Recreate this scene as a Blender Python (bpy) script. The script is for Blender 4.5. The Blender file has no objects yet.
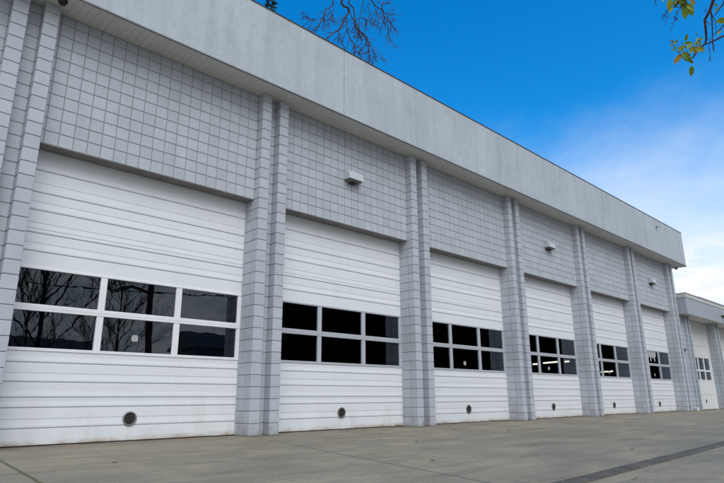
import bpy, math, random
from math import sin, cos, pi, radians as R, sqrt
from mathutils import Vector, Matrix
random.seed(7)
S = 0.2032                      # one block course (8 inches) in metres; plans below are in courses
scn = bpy.context.scene
COL = scn.collection
# ------------------------------------------------------------------ camera (fitted)
CAM = Vector((-27.5172, -42.4185, 3.0445)); YAW, PIT, ROL, F = 0.764, 0.2682, -0.005, 569.1
fw = Vector((sin(YAW)*cos(PIT), cos(YAW)*cos(PIT), sin(PIT)))
r0 = Vector((cos(YAW), -sin(YAW), 0)); u0 = r0.cross(fw)
rt = cos(ROL)*r0 + sin(ROL)*u0; up = -sin(ROL)*r0 + cos(ROL)*u0
cd = bpy.data.cameras.new('camera'); cam = bpy.data.objects.new('camera', cd); COL.objects.link(cam)
cam.matrix_world = Matrix((( rt.x, up.x, -fw.x, CAM.x*S), (rt.y, up.y, -fw.y, CAM.y*S), (rt.z, up.z, -fw.z, CAM.z*S), (0,0,0,1)))
cd.sensor_width = 36; cd.lens = 36*F/724; cd.clip_start = .05; cd.clip_end = 5000
scn.camera = cam
def ray(x, y): return rt*((x-362)/F) + up*((241.5-y)/F) + fw
def onY(x, y, Y): d = ray(x, y); return CAM + d*((Y-CAM.y)/d.y)
def onZ(x, y, Z=0.): d = ray(x, y); return CAM + d*((Z-CAM.z)/d.z)
def atd(x, y, t): return CAM + ray(x, y).normalized()*t
# ------------------------------------------------------------------ materials
def nt(name):
    m = bpy.data.materials.new(name); m.use_nodes = True
    n = m.node_tree; n.nodes.clear()
    return m, n, n.nodes, n.links
def N(nd, t, **k):
    o = nd.new(t)
    for a, b in k.items():
        if a in o.inputs.keys() if isinstance(a, str) else False: o.inputs[a].default_value = b
        else: setattr(o, a, b)
    return o
def ramp(nd, stops):
    r = nd.new('ShaderNodeValToRGB'); e = r.color_ramp.elements
    while len(e) < len(stops): e.new(.5)
    for i, (p, c) in enumerate(stops):
        e[i].position = p; e[i].color = (c, c, c, 1) if not hasattr(c, '__len__') else (*c, 1)
    return r
def mixc(nd, lk, fac, a, b, mode='MIX'):
    m = nd.new('ShaderNodeMix'); m.data_type = 'RGBA'; m.blend_type = mode
    for idx, v in ((0, fac), (6, a), (7, b)):
        if hasattr(v, 'is_output'): lk.new(v, m.inputs[idx])
        elif hasattr(v, '__len__'): m.inputs[idx].default_value = (*v, 1)
        else: m.inputs[idx].default_value = v
    return m.outputs[2]
def noise(nd, lk, vec, scale, detail=4, rough=.55, sx=(1,1,1)):
    mp = nd.new('ShaderNodeMapping'); mp.inputs['Scale'].default_value = sx; lk.new(vec, mp.inputs[0])
    n = nd.new('ShaderNodeTexNoise'); n.inputs['Scale'].default_value = scale
    n.inputs['Detail'].default_value = detail; n.inputs['Roughness'].default_value = rough
    lk.new(mp.outputs[0], n.inputs['Vector']); return n.outputs['Fac']
def surf(name, col, rough=.6, var=.12, vs=3., bump=.0, bs=60., stretch=(1,1,1), island=0., dirt=None, metal=0., stain=None, spec=.5):
    """painted / mineral surface: two scales of tone variation, fine bump, optional per-block tone and named wear"""
    m, n, nd, lk = nt(name)
    out = nd.new('ShaderNodeOutputMaterial'); b = nd.new('ShaderNodeBsdfPrincipled'); lk.new(b.outputs[0], out.inputs[0])
    geo = nd.new('ShaderNodeNewGeometry'); P = geo.outputs['Position']
    n1 = noise(nd, lk, P, vs, 5, .6, stretch)
    r1 = ramp(nd, [(.3, 1-var), (.7, 1+var)]); lk.new(n1, r1.inputs[0])
    n2 = noise(nd, lk, P, vs*9, 3, .6, stretch)
    r2 = ramp(nd, [(.3, 1-var*.5), (.7, 1+var*.5)]); lk.new(n2, r2.inputs[0])
    c = mixc(nd, lk, 1., col, r1.outputs[0], 'MULTIPLY'); c = mixc(nd, lk, 1., c, r2.outputs[0], 'MULTIPLY')
    if island:
        r3 = ramp(nd, [(0, 1-island), (1, 1+island)]); lk.new(geo.outputs['Random Per Island'], r3.inputs[0])
        c = mixc(nd, lk, 1., c, r3.outputs[0], 'MULTIPLY')
    if dirt: c = dirt(nd, lk, P, c)
    lk.new(c, b.inputs['Base Color'])
    b.inputs['Roughness'].default_value = rough; b.inputs['Metallic'].default_value = metal
    b.inputs['Specular IOR Level'].default_value = spec
    if bump:
        n3 = noise(nd, lk, P, bs, 4, .6)
        bm = nd.new('ShaderNodeBump'); bm.inputs['Strength'].default_value = bump; bm.inputs['Distance'].default_value = .004
        lk.new(n3, bm.inputs['Height']); lk.new(bm.outputs[0], b.inputs['Normal'])
    return m
def zmask(nd, lk, P, z0, z1):
    s = nd.new('ShaderNodeSeparateXYZ'); lk.new(P, s.inputs[0])
    mr = nd.new('ShaderNodeMapRange'); mr.inputs[1].default_value = z0; mr.inputs[2].default_value = z1
    mr.inputs[3].default_value = 1; mr.inputs[4].default_value = 0; lk.new(s.outputs[2], mr.inputs[0]); return mr.outputs[0]
def mul(nd, lk, a, b, op='MULTIPLY'):
    m = nd.new('ShaderNodeMath'); m.operation = op
    for i, v in enumerate((a, b)):
        if hasattr(v, 'is_output'): lk.new(v, m.inputs[i])
        else: m.inputs[i].default_value = v
    return m.outputs[0]
def splash(nd, lk, P, c):                       # rain-splash grime on the lowest courses
    k = zmask(nd, lk, P, .0, .5); n = noise(nd, lk, P, 5, 5, .7)
    r = ramp(nd, [(.45, 0), (.75, .75)]); lk.new(n, r.inputs[0])
    c = mixc(nd, lk, mul(nd, lk, k, r.outputs[0]), c, (.15, .12, .09))
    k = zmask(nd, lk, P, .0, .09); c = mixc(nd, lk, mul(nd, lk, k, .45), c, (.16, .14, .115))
    n = noise(nd, lk, P, 2.2, 6, .7, (1, 1, .25)); r = ramp(nd, [(.56, 0), (.75, .22)]); lk.new(n, r.inputs[0])
    return mixc(nd, lk, r.outputs[0], c, (.20, .21, .22))
def rust(nd, lk, P, c):                         # rust bleeding up from the bottom rail, faint film of dirt
    k = zmask(nd, lk, P, .02, .10); n = noise(nd, lk, P, 3, 5, .7, (1, 1, 2))
    r = ramp(nd, [(.34, 0), (.66, 1.)]); lk.new(n, r.inputs[0])
    c = mixc(nd, lk, mul(nd, lk, k, r.outputs[0]), c, (.33, .22, .10))
    k2 = zmask(nd, lk, P, .0, .9); n2 = noise(nd, lk, P, 3, 6, .7, (1.5, 1, .4)); r2 = ramp(nd, [(.45, 0), (.8, .35)]); lk.new(n2, r2.inputs[0])
    c = mixc(nd, lk, mul(nd, lk, k2, r2.outputs[0]), c, (.38, .37, .33))
    n4 = noise(nd, lk, P, 1.4, 6, .75, (1, 1, .12)); r4 = ramp(nd, [(.55, 0), (.8, .25)]); lk.new(n4, r4.inputs[0])
    return mixc(nd, lk, r4.outputs[0], c, (.42, .43, .40))
def streaks(nd, lk, P, c):                      # vertical water streaks down the concrete band, darker mould blots
    n = noise(nd, lk, P, 3.2, 7, .72, (1, 1, .08)); r = ramp(nd, [(.45, 0), (.72, .45)]); lk.new(n, r.inputs[0])
    c = mixc(nd, lk, r.outputs[0], c, (.27, .30, .33))
    n = noise(nd, lk, P, 1.5, 7, .75, (1, 1, .3)); r = ramp(nd, [(.55, 0), (.72, .4)]); lk.new(n, r.inputs[0])
    c = mixc(nd, lk, r.outputs[0], c, (.28, .30, .325))
    n = noise(nd, lk, P, 9, 8, .75); r = ramp(nd, [(.5, 0), (.68, .4)]); lk.new(n, r.inputs[0]); c = mixc(nd, lk, r.outputs[0], c, (.31, .34, .37))
    n = noise(nd, lk, P, 1.8, 5, .6, (1, 1, .15)); r = ramp(nd, [(.5, 0), (.8, .3)]); lk.new(n, r.inputs[0])
    return mixc(nd, lk, r.outputs[0], c, (.50, .55, .58))
BLK = surf('painted_block', (.445, .475, .522), .7, .06, 1.3, .8, 120, island=.055, dirt=splash)
MOR = surf('mortar', (.25, .25, .27), .9, .1, 5, .4, 120)
DOR = surf('door_paint', (.73, .76, .79), .34, .02, 2, .05, 40, dirt=rust)
FRW = surf('frame_white', (.76, .77, .80), .35, .04, 6)
FRM = surf('frame_metal', (.50, .53, .57), .4, .06, 6, metal=.2)
SAL = surf('rubber_seal', (.02, .02, .02), .8)
FAS = surf('band_concrete', (.435, .485, .53), .75, .07, .8, .5, 90, dirt=streaks)
SOF = surf('soffit_metal', (.64, .63, .60), .5, .05, 1.2, island=.012)
TRM = surf('brown_flashing', (.03, .03, .035), .5, .1, 4)
ROF = surf('roof_membrane', (.12, .12, .12), .9)
INT = surf('interior_wall', (.10, .10, .11), .8)
INF = surf('interior_floor', (.08, .08, .08), .5)
RNG = surf('port_ring', (.22, .215, .21), .55, .3, 30, .3, 200, metal=.3)
PRT = surf('port_disc', (.022, .02, .019), .8, .35, 30)
LMP = surf('lamp_housing', (.50, .54, .57), .4, .06, 12)
LNS = surf('lamp_lens', (.16, .15, .12), .25, .2, 30)
BLK2 = surf('painted_block_weathered', (.385, .43, .47), .7, .07, 1.5, .5, 180, island=.05, dirt=splash)
FAS2 = surf('band_metal', (.33, .36, .405), .5, .05, 2, .1, 60)
CAP2 = surf('cap_flashing', (.50, .51, .48), .5, .08, 4)
WHT = surf('white_paint', (.72, .73, .73), .45, .04, 3)
DKR = surf('dark_roofing', (.035, .045, .065), .6)
STK = surf('sticker_white', (.45, .46, .46), .5, .05, 30)
INK = surf('sticker_print', (.25, .27, .3), .6)
BLC = surf('black_plastic', (.012, .012, .014), .35)
BRK = surf('bark_red', (.065, .024, .020), .8, .35, 10, .3, 80)
BRD = surf('bark_dark', (.030, .024, .022), .85, .3, 8)
MBK = surf('bark_madrone', (.10, .038, .028), .55, .35, 15)
STL = surf('grate_steel', (.125, .115, .10), .8, .45, 3, .3, 60, metal=.1)
CHN = surf('channel_concrete', (.085, .078, .068), .9, .2, 4, .4, 80)
SID = surf('siding_grey', (.16, .16, .17), .7, .1, 2)
ASP = surf('soil', (.06, .045, .03), .95, .3, 4, .6, 30)
WOD = surf('pole_wood', (.05, .04, .032), .85, .2, 4)
def leafmat(name, stops):
    m, n, nd, lk = nt(name)
    out = nd.new('ShaderNodeOutputMaterial'); geo = nd.new('ShaderNodeNewGeometry')
    r = ramp(nd, stops); lk.new(geo.outputs['Random Per Island'], r.inputs[0])
    b = nd.new('ShaderNodeBsdfPrincipled'); lk.new(r.outputs[0], b.inputs['Base Color']); b.inputs['Roughness'].default_value = .45
    t = nd.new('ShaderNodeBsdfTranslucent'); lk.new(r.outputs[0], t.inputs[0])
    mx = nd.new('ShaderNodeMixShader'); mx.inputs[0].default_value = .4
    lk.new(b.outputs[0], mx.inputs[1]); lk.new(t.outputs[0], mx.inputs[2]); lk.new(mx.outputs[0], out.inputs[0]); return m
LEF = leafmat('madrone_leaf', [(0, (.12, .20, .01)), (.5, (.28, .36, .02)), (.93, (.42, .42, .04)), (1, (.36, .10, .02))])
NDL = leafmat('needle', [(0, (.012, .022, .012)), (1, (.03, .05, .02))])
LIT = leafmat('fallen_leaf', [(0, (.16, .05, .03)), (1, (.22, .12, .05))])
def glass():
    m, n, nd, lk = nt('window_glass')
    out = nd.new('ShaderNodeOutputMaterial'); geo = nd.new('ShaderNodeNewGeometry')
    nz = noise(nd, lk, geo.outputs['Position'], 3.2, 2, .5, (1, 1, 1.6))
    bm = nd.new('ShaderNodeBump'); bm.inputs['Strength'].default_value = .018; bm.inputs['Distance'].default_value = .02; lk.new(nz, bm.inputs['Height'])
    fr = nd.new('ShaderNodeFresnel');  lk.new(bm.outputs[0], fr.inputs['Normal'])
    io = nd.new('ShaderNodeMapRange'); lk.new(geo.outputs['Backfacing'], io.inputs[0]); io.inputs[3].default_value = 1.62; io.inputs[4].default_value = 1/1.62; lk.new(io.outputs[0], fr.inputs[0])
    g = nd.new('ShaderNodeBsdfGlossy'); g.inputs['Roughness'].default_value = .0; g.inputs['Color'].default_value = (.80, .91, 1, 1); lk.new(bm.outputs[0], g.inputs['Normal'])
    t = nd.new('ShaderNodeBsdfTransparent'); t.inputs[0].default_value = (.62, .66, .68, 1)
    mx = nd.new('ShaderNodeMixShader'); lk.new(fr.outputs[0], mx.inputs[0]); lk.new(t.outputs[0], mx.inputs[1]); lk.new(g.outputs[0], mx.inputs[2])
    lk.new(mx.outputs[0], out.inputs[0]); return m
GLS = glass()
def emit(name, c, s):
    m, n, nd, lk = nt(name); o = nd.new('ShaderNodeOutputMaterial'); e = nd.new('ShaderNodeEmission')
    e.inputs[0].default_value = (*c, 1); e.inputs[1].default_value = s; lk.new(e.outputs[0], o.inputs[0]); return m
TUB = emit('lit_tube', (1, .88, .66), 2.6)
# ------------------------------------------------------------------ mesh helpers (coordinates in courses)
class MB:
    def __init__(s): s.v = []; s.f = []
    def add(s, vs, fs):
        o = len(s.v); s.v += [tuple(v) for v in vs]; s.f += [tuple(i+o for i in f) for f in fs]; return s
    def box(s, x0, x1, y0, y1, z0, z1):
        return s.add([(x, y, z) for x in (x0, x1) for y in (y0, y1) for z in (z0, z1)],
              [(0,1,3,2), (4,6,7,5), (0,4,5,1), (2,3,7,6), (0,2,6,4), (1,5,7,3)])
    def cbox(s, x0, x1, y0, y1, z0, z1, c):
        """box with every edge chamfered"""
        X = (x0, x1); Y = (y0, y1); Z = (z0, z1); vs = []; idx = {}
        for i in (0, 1):
            for j in (0, 1):
                for k in (0, 1):
                    sx, sy, sz = (1, -1)[i]*c, (1, -1)[j]*c, (1, -1)[k]*c
                    for a, p in enumerate(((X[i], Y[j]+sy, Z[k]+sz), (X[i]+sx, Y[j], Z[k]+sz), (X[i]+sx, Y[j]+sy, Z[k]))):
                        idx[i, j, k, a] = len(vs); vs.append(p)
        g = lambda *q: idx[q]
        fs = []
        for i in (0, 1):
            fs.append([g(i,0,0,0), g(i,1,0,0), g(i,1,1,0), g(i,0,1,0)]); fs.append([g(0,i,0,1), g(1,i,0,1), g(1,i,1,1), g(0,i,1,1)])
            fs.append([g(0,0,i,2), g(1,0,i,2), g(1,1,i,2), g(0,1,i,2)])
            for j in (0, 1):
                fs.append([g(i,j,0,0), g(i,j,1,0), g(i,j,1,1), g(i,j,0,1)])
                fs.append([g(i,0,j,0), g(i,1,j,0), g(i,1,j,2), g(i,0,j,2)])
                fs.append([g(0,i,j,1), g(1,i,j,1), g(1,i,j,2), g(0,i,j,2)])
                for k in (0, 1): fs.append([g(i,j,k,0), g(i,j,k,1), g(i,j,k,2)])
        return s.add(vs, fs)
    def tube(s, pts, r0, r1, n=6, cap=True):
        pts = [Vector(p) for p in pts]; m = len(pts); rings = []; ref = None
        for i, p in enumerate(pts):
            d = (pts[min(i+1, m-1)]-pts[max(i-1, 0)]).normalized()
            if ref is None: ref = d.orthogonal().normalized()
            ref = (ref-d*ref.dot(d)).normalized(); b = d.cross(ref); r = r0+(r1-r0)*i/(m-1)
            rings.append([p+ref*(r*cos(2*pi*k/n))+b*(r*sin(2*pi*k/n)) for k in range(n)])
        vs = [q for g in rings for q in g]; fs = []
        for i in range(m-1):
            for k in range(n): fs.append((i*n+k, i*n+(k+1) % n, (i+1)*n+(k+1) % n, (i+1)*n+k))
        if cap: fs.append(tuple(range(n))[::-1]); fs.append(tuple((m-1)*n+k for k in range(n)))
        return s.add(vs, fs)
    def extrude(s, prof, x0, x1):
        """profile of (y,z) points, open, extruded along x"""
        n = len(prof); s.add([(x, y, z) for x in (x0, x1) for y, z in prof], [(i, i+1, n+i+1, n+i) for i in range(n-1)]); return s
    def prism(s, prof, x0, x1):
        n = len(prof); s.add([(x, y, z) for x in (x0, x1) for y, z in prof], [(i, (i+1) % n, n+(i+1) % n, n+i) for i in range(n)]+[tuple(range(n))[::-1], tuple(range(n, 2*n))]); return s
    def mesh(s, name, m, smooth=False):
        me = bpy.data.meshes.new(name); me.from_pydata([(x*S, y*S, z*S) for x, y, z in s.v], [], s.f)
        me.materials.append(m)
        import bmesh
        b = bmesh.new(); b.from_mesh(me); bmesh.ops.recalc_face_normals(b, faces=b.faces); b.to_mesh(me); b.free()
        if smooth:
            for p in me.polygons: p.use_smooth = True
        me.update(); return me
    def build(s, name, m, parent=None, smooth=False, loc=None):
        o = bpy.data.objects.new(name, s.mesh(name, m, smooth)); COL.objects.link(o)
        if parent: o.parent = parent
        if loc is not None: o.location = Vector(loc)*S
        return o
def tag(o, label=None, cat=None, group=None, kind=None):
    if label: o['label'] = label
    if cat: o['category'] = cat
    if group: o['group'] = group
    if kind: o['kind'] = kind
    return o
def thing(name, loc, label, cat, group=None):
    o = bpy.data.objects.new(name, None); COL.objects.link(o); o.location = Vector(loc)*S; o.empty_display_size = .2
    return tag(o, label, cat, group)
def copy_obj(o, parent=None):
    c = o.copy(); COL.objects.link(c); c.parent = parent; return c
def copy_tree(o, parent=None, kids=None):
    c = copy_obj(o, parent)
    for ch in [k for k in bpy.data.objects if k.parent == o]: copy_tree(ch, c)
    return c
# ------------------------------------------------------------------ building dimensions
B = 21.4141; W = 1.0126; G = 1.0162; PY = .878; DY = 2.243; ZS = 31.80; FO = -1.74; ZT = 39.78; HD = 21.0
J = .026; CH = .026
def post(x, ztop, mbk, mmo, parent, mirror=False):
    """one block pier: single blocks in front, jamb blocks running back to the door line"""
    b = MB(); m = MB(); z = 0
    while z < ztop-.05:
        z1 = min(z+1, ztop)
        b.cbox(x, x+W, 0, .94-J, z+J, z1-(J if z1 == z+1 else 0), CH)
        if z < HD: b.cbox(x, x+W, .94+J, DY+.25, z+J, z1-J, CH)
        z += 1
    o = b.build('pier', mbk, parent)
    m.box(x+.045, x+W-.045, .045, DY+.2, 0, ztop); m.build('mortar', mmo, o)
    return o
def panel(x0, x1, z0, z1, y0, mbk, mmo, parent, name='lintel_wall'):
    b = MB(); x = x1; 
    while x > x0+.1:
        xa = max(x-1, x0); z = z0
        while z < z1-.05:
            zb = min(z+1, z1); b.cbox(xa+(J if xa > x0 else 0), x-(J if x < x1 else 0), y0, y0+.5, z+(J if z > z0 else 0), zb-J, CH); z += 1
        x -= 1
    o = b.build(name, mbk, parent)
    MB().box(x0+.01, x1-.01, y0+.04, y0+1.35, z0+.01, z1).build('mortar', mmo, o)
    return o
# ---- sectional door
def door_profile(z0, z1, strong, weak):
    p = [(0, z0)]
    ev = sorted([(z, 's') for z in strong if z0+.1 < z < z1-.05]+[(z, 'w') for z in weak if z0+.1 < z < z1-.05])
    for z, k in ev:
        if k == 's': p += [(0, z-.07), (.08, z-.03), (.11, z+.02), (-.004, z+.03)]      # pressed groove under an overhanging lip
        else: p += [(-.012, z-.46), (.0, z-.40), (.022, z-.02), (.0, z+.008)]
        if k == 's': p += [(-.012, z+.12), (.012, z+.40)]
    p.append((0, z1)); return p
STRONG = [1.18, 2.53, 3.20, 4.23, 5.54, 13.32, 14.66, 16.36, 17.71, 19.40]
WEAK = [1.78, 4.83, 13.92, 15.40, 16.98, 18.42, 20.38]
def garage_door(x0, x1, parent, label, sticker=None, w=None):
    """door filling x0..x1 at the door line; returns the panel with frame, panes and exhaust port under it"""
    d = MB(); a, b = x0-.2, x1+.2; Y = DY
    for z0, z1 in ((.11, 6.3), (12.2, HD+.4)):
        pr = [(y+Y, z) for y, z in door_profile(z0, z1, STRONG, WEAK)]; d.extrude(pr, a, b)
        d.box(a, b, Y+.16, Y+.24, z0, z1)
    d.box(a, b, Y, Y+.16, .09, .112)
    o = d.build('garage_door', DOR, parent); tag(o, label)
    MB().box(a, b, Y+.02, Y+.2, .0, .09).build('bottom_seal', SAL, o)
    f = MB(); ms = (x0-.2, x0+.43, x0+6.0, x0+6.50, x0+12.13, x0+12.65, x1-.33, x1+.2)
    fr = [(6.3, 6.52), (9.06, 9.54), (12.02, 12.2)]
    for z0, z1 in fr:
        f.cbox(a, b, Y-.06, Y+.2, z0, z1, .02)
    f.box(a, b, Y-.075, Y-.06, 9.28, 9.31)
    for k in range(0, 8, 2):
        for z0, z1 in ((6.52, 9.06), (9.54, 12.02)): f.cbox(ms[k], ms[k+1], Y-.035, Y+.2, z0, z1, .02)
    f.build('window_frame', FRW if x0 < 0 else FRM, o)
    for k in range(1, 7, 2):
        for z0, z1 in ((6.52, 9.06), (9.54, 12.02)):
            MB().box(ms[k]-.02, ms[k+1]+.02, Y+.10, Y+.13, z0-.02, z1+.02).build('window_pane', GLS, o)
    cx = (x0+x1)/2+.05; cz = 1.62
    r = MB(); n = 28; rad = [(.53, -.02), (.53, -.07), (.49, -.09), (.43, -.08), (.41, -.0)]; vs = []; fs = []
    for q, (rr, yy) in enumerate(rad):
        for k in range(n): vs.append((cx+rr*cos(2*pi*k/n), Y+yy, cz+rr*sin(2*pi*k/n)))
    for q in range(len(rad)-1):
        for k in range(n): fs.append((q*n+k, q*n+(k+1) % n, (q+1)*n+(k+1) % n, (q+1)*n+k))
    r.add(vs, fs)
    for k in range(8):
        t = 2*pi*(k+.5)/8; r.tube([(cx+.485*cos(t), Y-.11, cz+.485*sin(t)), (cx+.485*cos(t), Y-.07, cz+.485*sin(t))], .025, .025, 6)
    r.build('port_ring', RNG, o)
    c = MB(); c.add([(cx+.42*cos(2*pi*k/n), Y-.015, cz+.42*sin(2*pi*k/n)) for k in range(n)]+[(cx+.42*cos(2*pi*k/n), Y+.05, cz+.42*sin(2*pi*k/n)) for k in range(n)],
        [tuple(range(n))]+[(k, (k+1) % n, n+(k+1) % n, n+k) for k in range(n)])
    c.cbox(cx-.05, cx+.05, Y-.06, Y-.012, cz-.2, cz+.2, .015)
    c.build('port_flap', PRT, o)
    if sticker:
        sx = (x0+x1)/2-.12; sw, sh = .25, .24
        t = MB(); pr = [(sx+dx, Y+.085, sticker+dz) for dx, dz in ((-sw, -sh*.6), (-sw*.7, -sh), (sw*.7, -sh), (sw, -sh*.6), (sw, sh*.6), (sw*.7, sh), (-sw*.7, sh), (-sw, sh*.6))]
        t.add(pr+[(x, y+.01, z) for x, y, z in pr], [tuple(range(8)), tuple(range(8, 16))]+[(i, (i+1) % 8, 8+(i+1) % 8, 8+i) for i in range(8)])
        so = t.build('window_sticker', STK, o)
        g = MB()
        for q in range(3): g.box(sx-.2+.03*q, sx+.2-.05*q, Y+.078, Y+.086, sticker+.13-.14*q, sticker+.17-.14*q)
        g.build('window_sticker_print', INK, o)
    return o
# ================================================================== MAIN BUILDING
bld = thing('garage_building', (0, 0, 0), 'long grey block garage with six big ribbed white doors and a tall concrete roof band', 'building')
bx0, bx1, by1 = -2*B, 5*B+2*W+G, 58.
ordn = {-1: 'white ribbed garage door past the left edge', 0: 'nearest white ribbed garage door with bare trees mirrored in its panes', 1: 'second white ribbed garage door with black panes',
        2: 'third white ribbed garage door', 3: 'fourth white ribbed garage door with lit tubes behind its lower panes', 4: 'fifth white ribbed garage door', 5: 'farthest ribbed garage door, rusty along its foot'}
for k in range(-2, 6):
    for q in (0, 1): post(k*B+q*(W+G), ZS, BLK, MOR, bld)
    panel(k*B+W+.001, k*B+W+G-.001, 0, ZS, PY, BLK, MOR, bld, 'recess_wall')
for k in range(-1, 6):
    x0 = (k-1)*B+2*W+G; x1 = k*B
    panel(x0+.004, x1-.004, HD, ZS, PY, BLK, MOR, bld)
    garage_door(x0, x1, bld, ordn[k], {0: 7.62, 1: None, -1: None}.get(k, 7.27))
    # steel angle under the lintel blocks, guide strips beside the door
    l = MB(); l.box(x0+.02, x1-.02, PY+.03, DY+.3, HD-.05, HD+.005); l.build('lintel_angle', surf('lintel_paint', (.19, .18, .17), .6, .2, 3) if k == -1 else bpy.data.materials['lintel_paint'], bld)
# band, soffit, flashings, roof
f = MB(); seams = [bx0-2, -63.1+0, 8.94, 81.1, 114.6]; seams = [s for s in seams if s > bx0-2.1]
seams = sorted(set([bx0-4.4, 8.94, 81.1, 114.6]))
for a, b in zip(seams[:-1], seams[1:]): f.cbox(a+.03, b-(.03 if b < 114 else 0), FO, FO+.5, ZS+.17, ZT, .03)
f.box(seams[0]+.2, 114.4, FO+.1, FO+.45, ZS+.1, ZT-.1)
for x0, x1 in ((114.1, 114.597), (bx0-4.4, bx0-3.9)): f.box(x0, x1, FO+.51, by1, ZS+.17, ZT-.01)
f.box(bx0-3.8, 114.0, by1-.5, by1, ZS+.02, ZT-.01)
f.build('roof_band', FAS, bld)
t = MB(); t.box(bx0-4.5, 114.7, FO-.06, FO+.6, ZT+.004, ZT+.07); t.box(bx0-4.5, 114.7, FO-.06, FO-.003, ZT-.04, ZT+.004)
t.box(114.0, 114.66, FO+.6, by1, ZT+.004, ZT+.065); t.build('top_flashing', TRM, bld)
t = MB(); t.box(bx0-4.45, 114.65, FO-.05, FO-.003, ZS-.02, ZS+.10); t.box(114.603, 114.66, FO-.05, by1, ZS-.03, ZS+.17); t.build('drip_flashing', TRM, bld)
s = MB(); x = bx0-4.3
while x < 114.2: s.cbox(x, x+.562, FO+.003, PY+.03, ZS-.0, ZS+.15, .006); x += .575
s.box(bx0-4.3, 114.1, FO+.52, PY+1.5, ZS+.06, ZS+.3); s.box(bx0-4.3, 114.1, FO+.02, FO+.5, ZS+.06, ZS+.165)
s.box(bx1+.02, 114.55, PY+.05, by1-.6, ZS, ZS+.1)
s.build('soffit', SOF, bld)
MB().box(bx0-4, 114.05, FO+.52, by1-.52, ZT-1.6, ZT-1.2).build('roof_deck', ROF, bld)
w = MB(); w.box(bx0, bx0+.8, PY+1.7, by1-.8, 0, ZS); w.box(bx1-.75, bx1-.02, DY+.3, by1-.8, 0, ZS); w.box(bx0, bx1-.02, by1-.8, by1-.1, 0, ZS); w.build('outer_wall', BLK, bld)
w = MB(); w.box(bx0+.9, bx1-.8, by1-1.0, by1-.82, .05, ZS-.5); w.box(bx0+.82, bx0+.95, PY+3, by1-1.1, .05, ZS-.5); w.box(bx1-.95, bx1-.82, PY+3, by1-1.1, .05, ZS-.5)
w.box(bx0+.9, bx1-.9, PY+1.6, by1-1.1, ZS-.5, ZS-.2); w.build('interior_lining', INT, bld)
MB().box(bx0+1, bx1-1, DY+.3, by1-1.1, .02, .05).build('interior_floor', INF, bld)
# ---- wall lamps
def wall_lamp(p, label):
    t = thing('wall_lamp', p, label, 'wall lamp', 'wall lamps above the doors')
    prof = [(-.02, .62), (-.28, .60), (-.62, .42), (-.86, .12), (-.93, -.22), (-.95, -.50), (-.02, -.50)]
    h = MB(); h.prism(prof, -1.05, 1.05); h.build('housing', LMP, t)
    h = MB(); h.prism([(-.955, -.42), (-.975, -.52), (-.955, -.56), (-.90, -.56), (-.90, -.515)], -1.07, 1.07); h.build('lip', LMP, t)
    h = MB(); h.cbox(-.85, .85, -.82, -.12, -.72, -.515, .05); h.build('lens', LNS, t)
    h = MB(); h.cbox(-.35, .35, -.5, .0, -.86, -.723, .04); h.build('socket', BLC, t)
    return t
wall_lamp((12.35, PY-.0, 26.55), 'pale hooded wall lamp above the second door, largest of the wall lamps')
wall_lamp((55.25, PY-.0, 26.55), 'pale hooded wall lamp on the block wall above the fourth door')
wall_lamp((98.15, PY-.0, 26.55), 'pale hooded wall lamp on the block wall above the sixth, farthest ribbed door')
wall_lamp((136.5, -1.77, 23.0), 'small pale hooded lamp on the blue grey band of the lower building')
# dome camera under the soffit and spot under the end of the band
def soffit_dome(p, label):
    t = thing('dome_camera', p, label, 'camera')
    MB().tube([(0, 0, 0), (0, 0, -.12)], .34, .34, 20).build('base', BLC, t)
    vs = []; n = 18
    h = MB(); pts = [(0, 0, -.12-.30*sin(a)) for a in [i*pi/10 for i in range(6)]]
    rings = [.30*cos(i*pi/10.5) for i in range(6)]
    for i in range(6): vs += [(rings[i]*cos(2*pi*k/n), rings[i]*sin(2*pi*k/n), pts[i][2]) for k in range(n)]
    h.add(vs, [(i*n+k, i*n+(k+1) % n, (i+1)*n+(k+1) % n, (i+1)*n+k) for i in range(5) for k in range(n)]+[tuple(5*n+k for k in range(n))])
    h.build('dome', BLC, t, True); return t
p = onZ(63, .5, ZS); soffit_dome((p.x, p.y, ZS-.002), 'black dome camera under the soffit at the top left pier')
p = onZ(674, 268.5, ZS); soffit_dome((p.x-.4, .4, ZS-.002), 'tiny dark fitting under the far end of the overhang')
t = thing('band_camera', (98.6, FO, 38.0), 'tiny dark bracket camera high on the far end of the concrete band', 'camera')
MB().cbox(-.18, .18, -.1, -.001, -.18, .18, .03).build('plate', BLC, t); MB().tube([(0, -.1, 0), (0, -.35, -.05)], .07, .07, 8).build('arm', BLC, t)
MB().cbox(-.2, .2, -.85, -.32, -.2, .08, .04).build('camera_body', LMP, t)
# ---- hanging strip lights inside
def strip_light(a, b, label, n):
    L = (b-a); c = (a+b)/2
    t = thing('strip_light', (c.x, c.y, c.z), label, 'ceiling light', 'lit strip lights inside the garage')
    ca, cb = -L/2, L/2; u = L.normalized(); sd = Vector((-u.y, u.x, 0))
    h = MB(); 
    def bar(o, w_, z0, z1, m, nm, par):
        q = MB(); vs = [e+sd*s_*w_+Vector((0, 0, z)) for e in (ca, cb) for s_ in (-1, 1) for z in (z0, z1)]
        q.add(vs, [(0,1,3,2), (4,6,7,5), (0,4,5,1), (2,3,7,6), (0,2,6,4), (1,5,7,3)]); return q.build(nm, m, par)
    bar(0, .25, .12, .5, WHT, 'housing', t); bar(0, .12, -.14, .115, TUB, 'tube', t)
    for e in (ca*.8, cb*.8): MB().tube([e+Vector((0, 0, .5)), Vector((e.x, e.y, ZS-.55-c.z))], .03, .03, 5).build('suspension_rod', FRM, t)
    return t
def pr_z(x, y, X): d = ray(x, y); return CAM+d*((X-CAM.x)/d.x)
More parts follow.
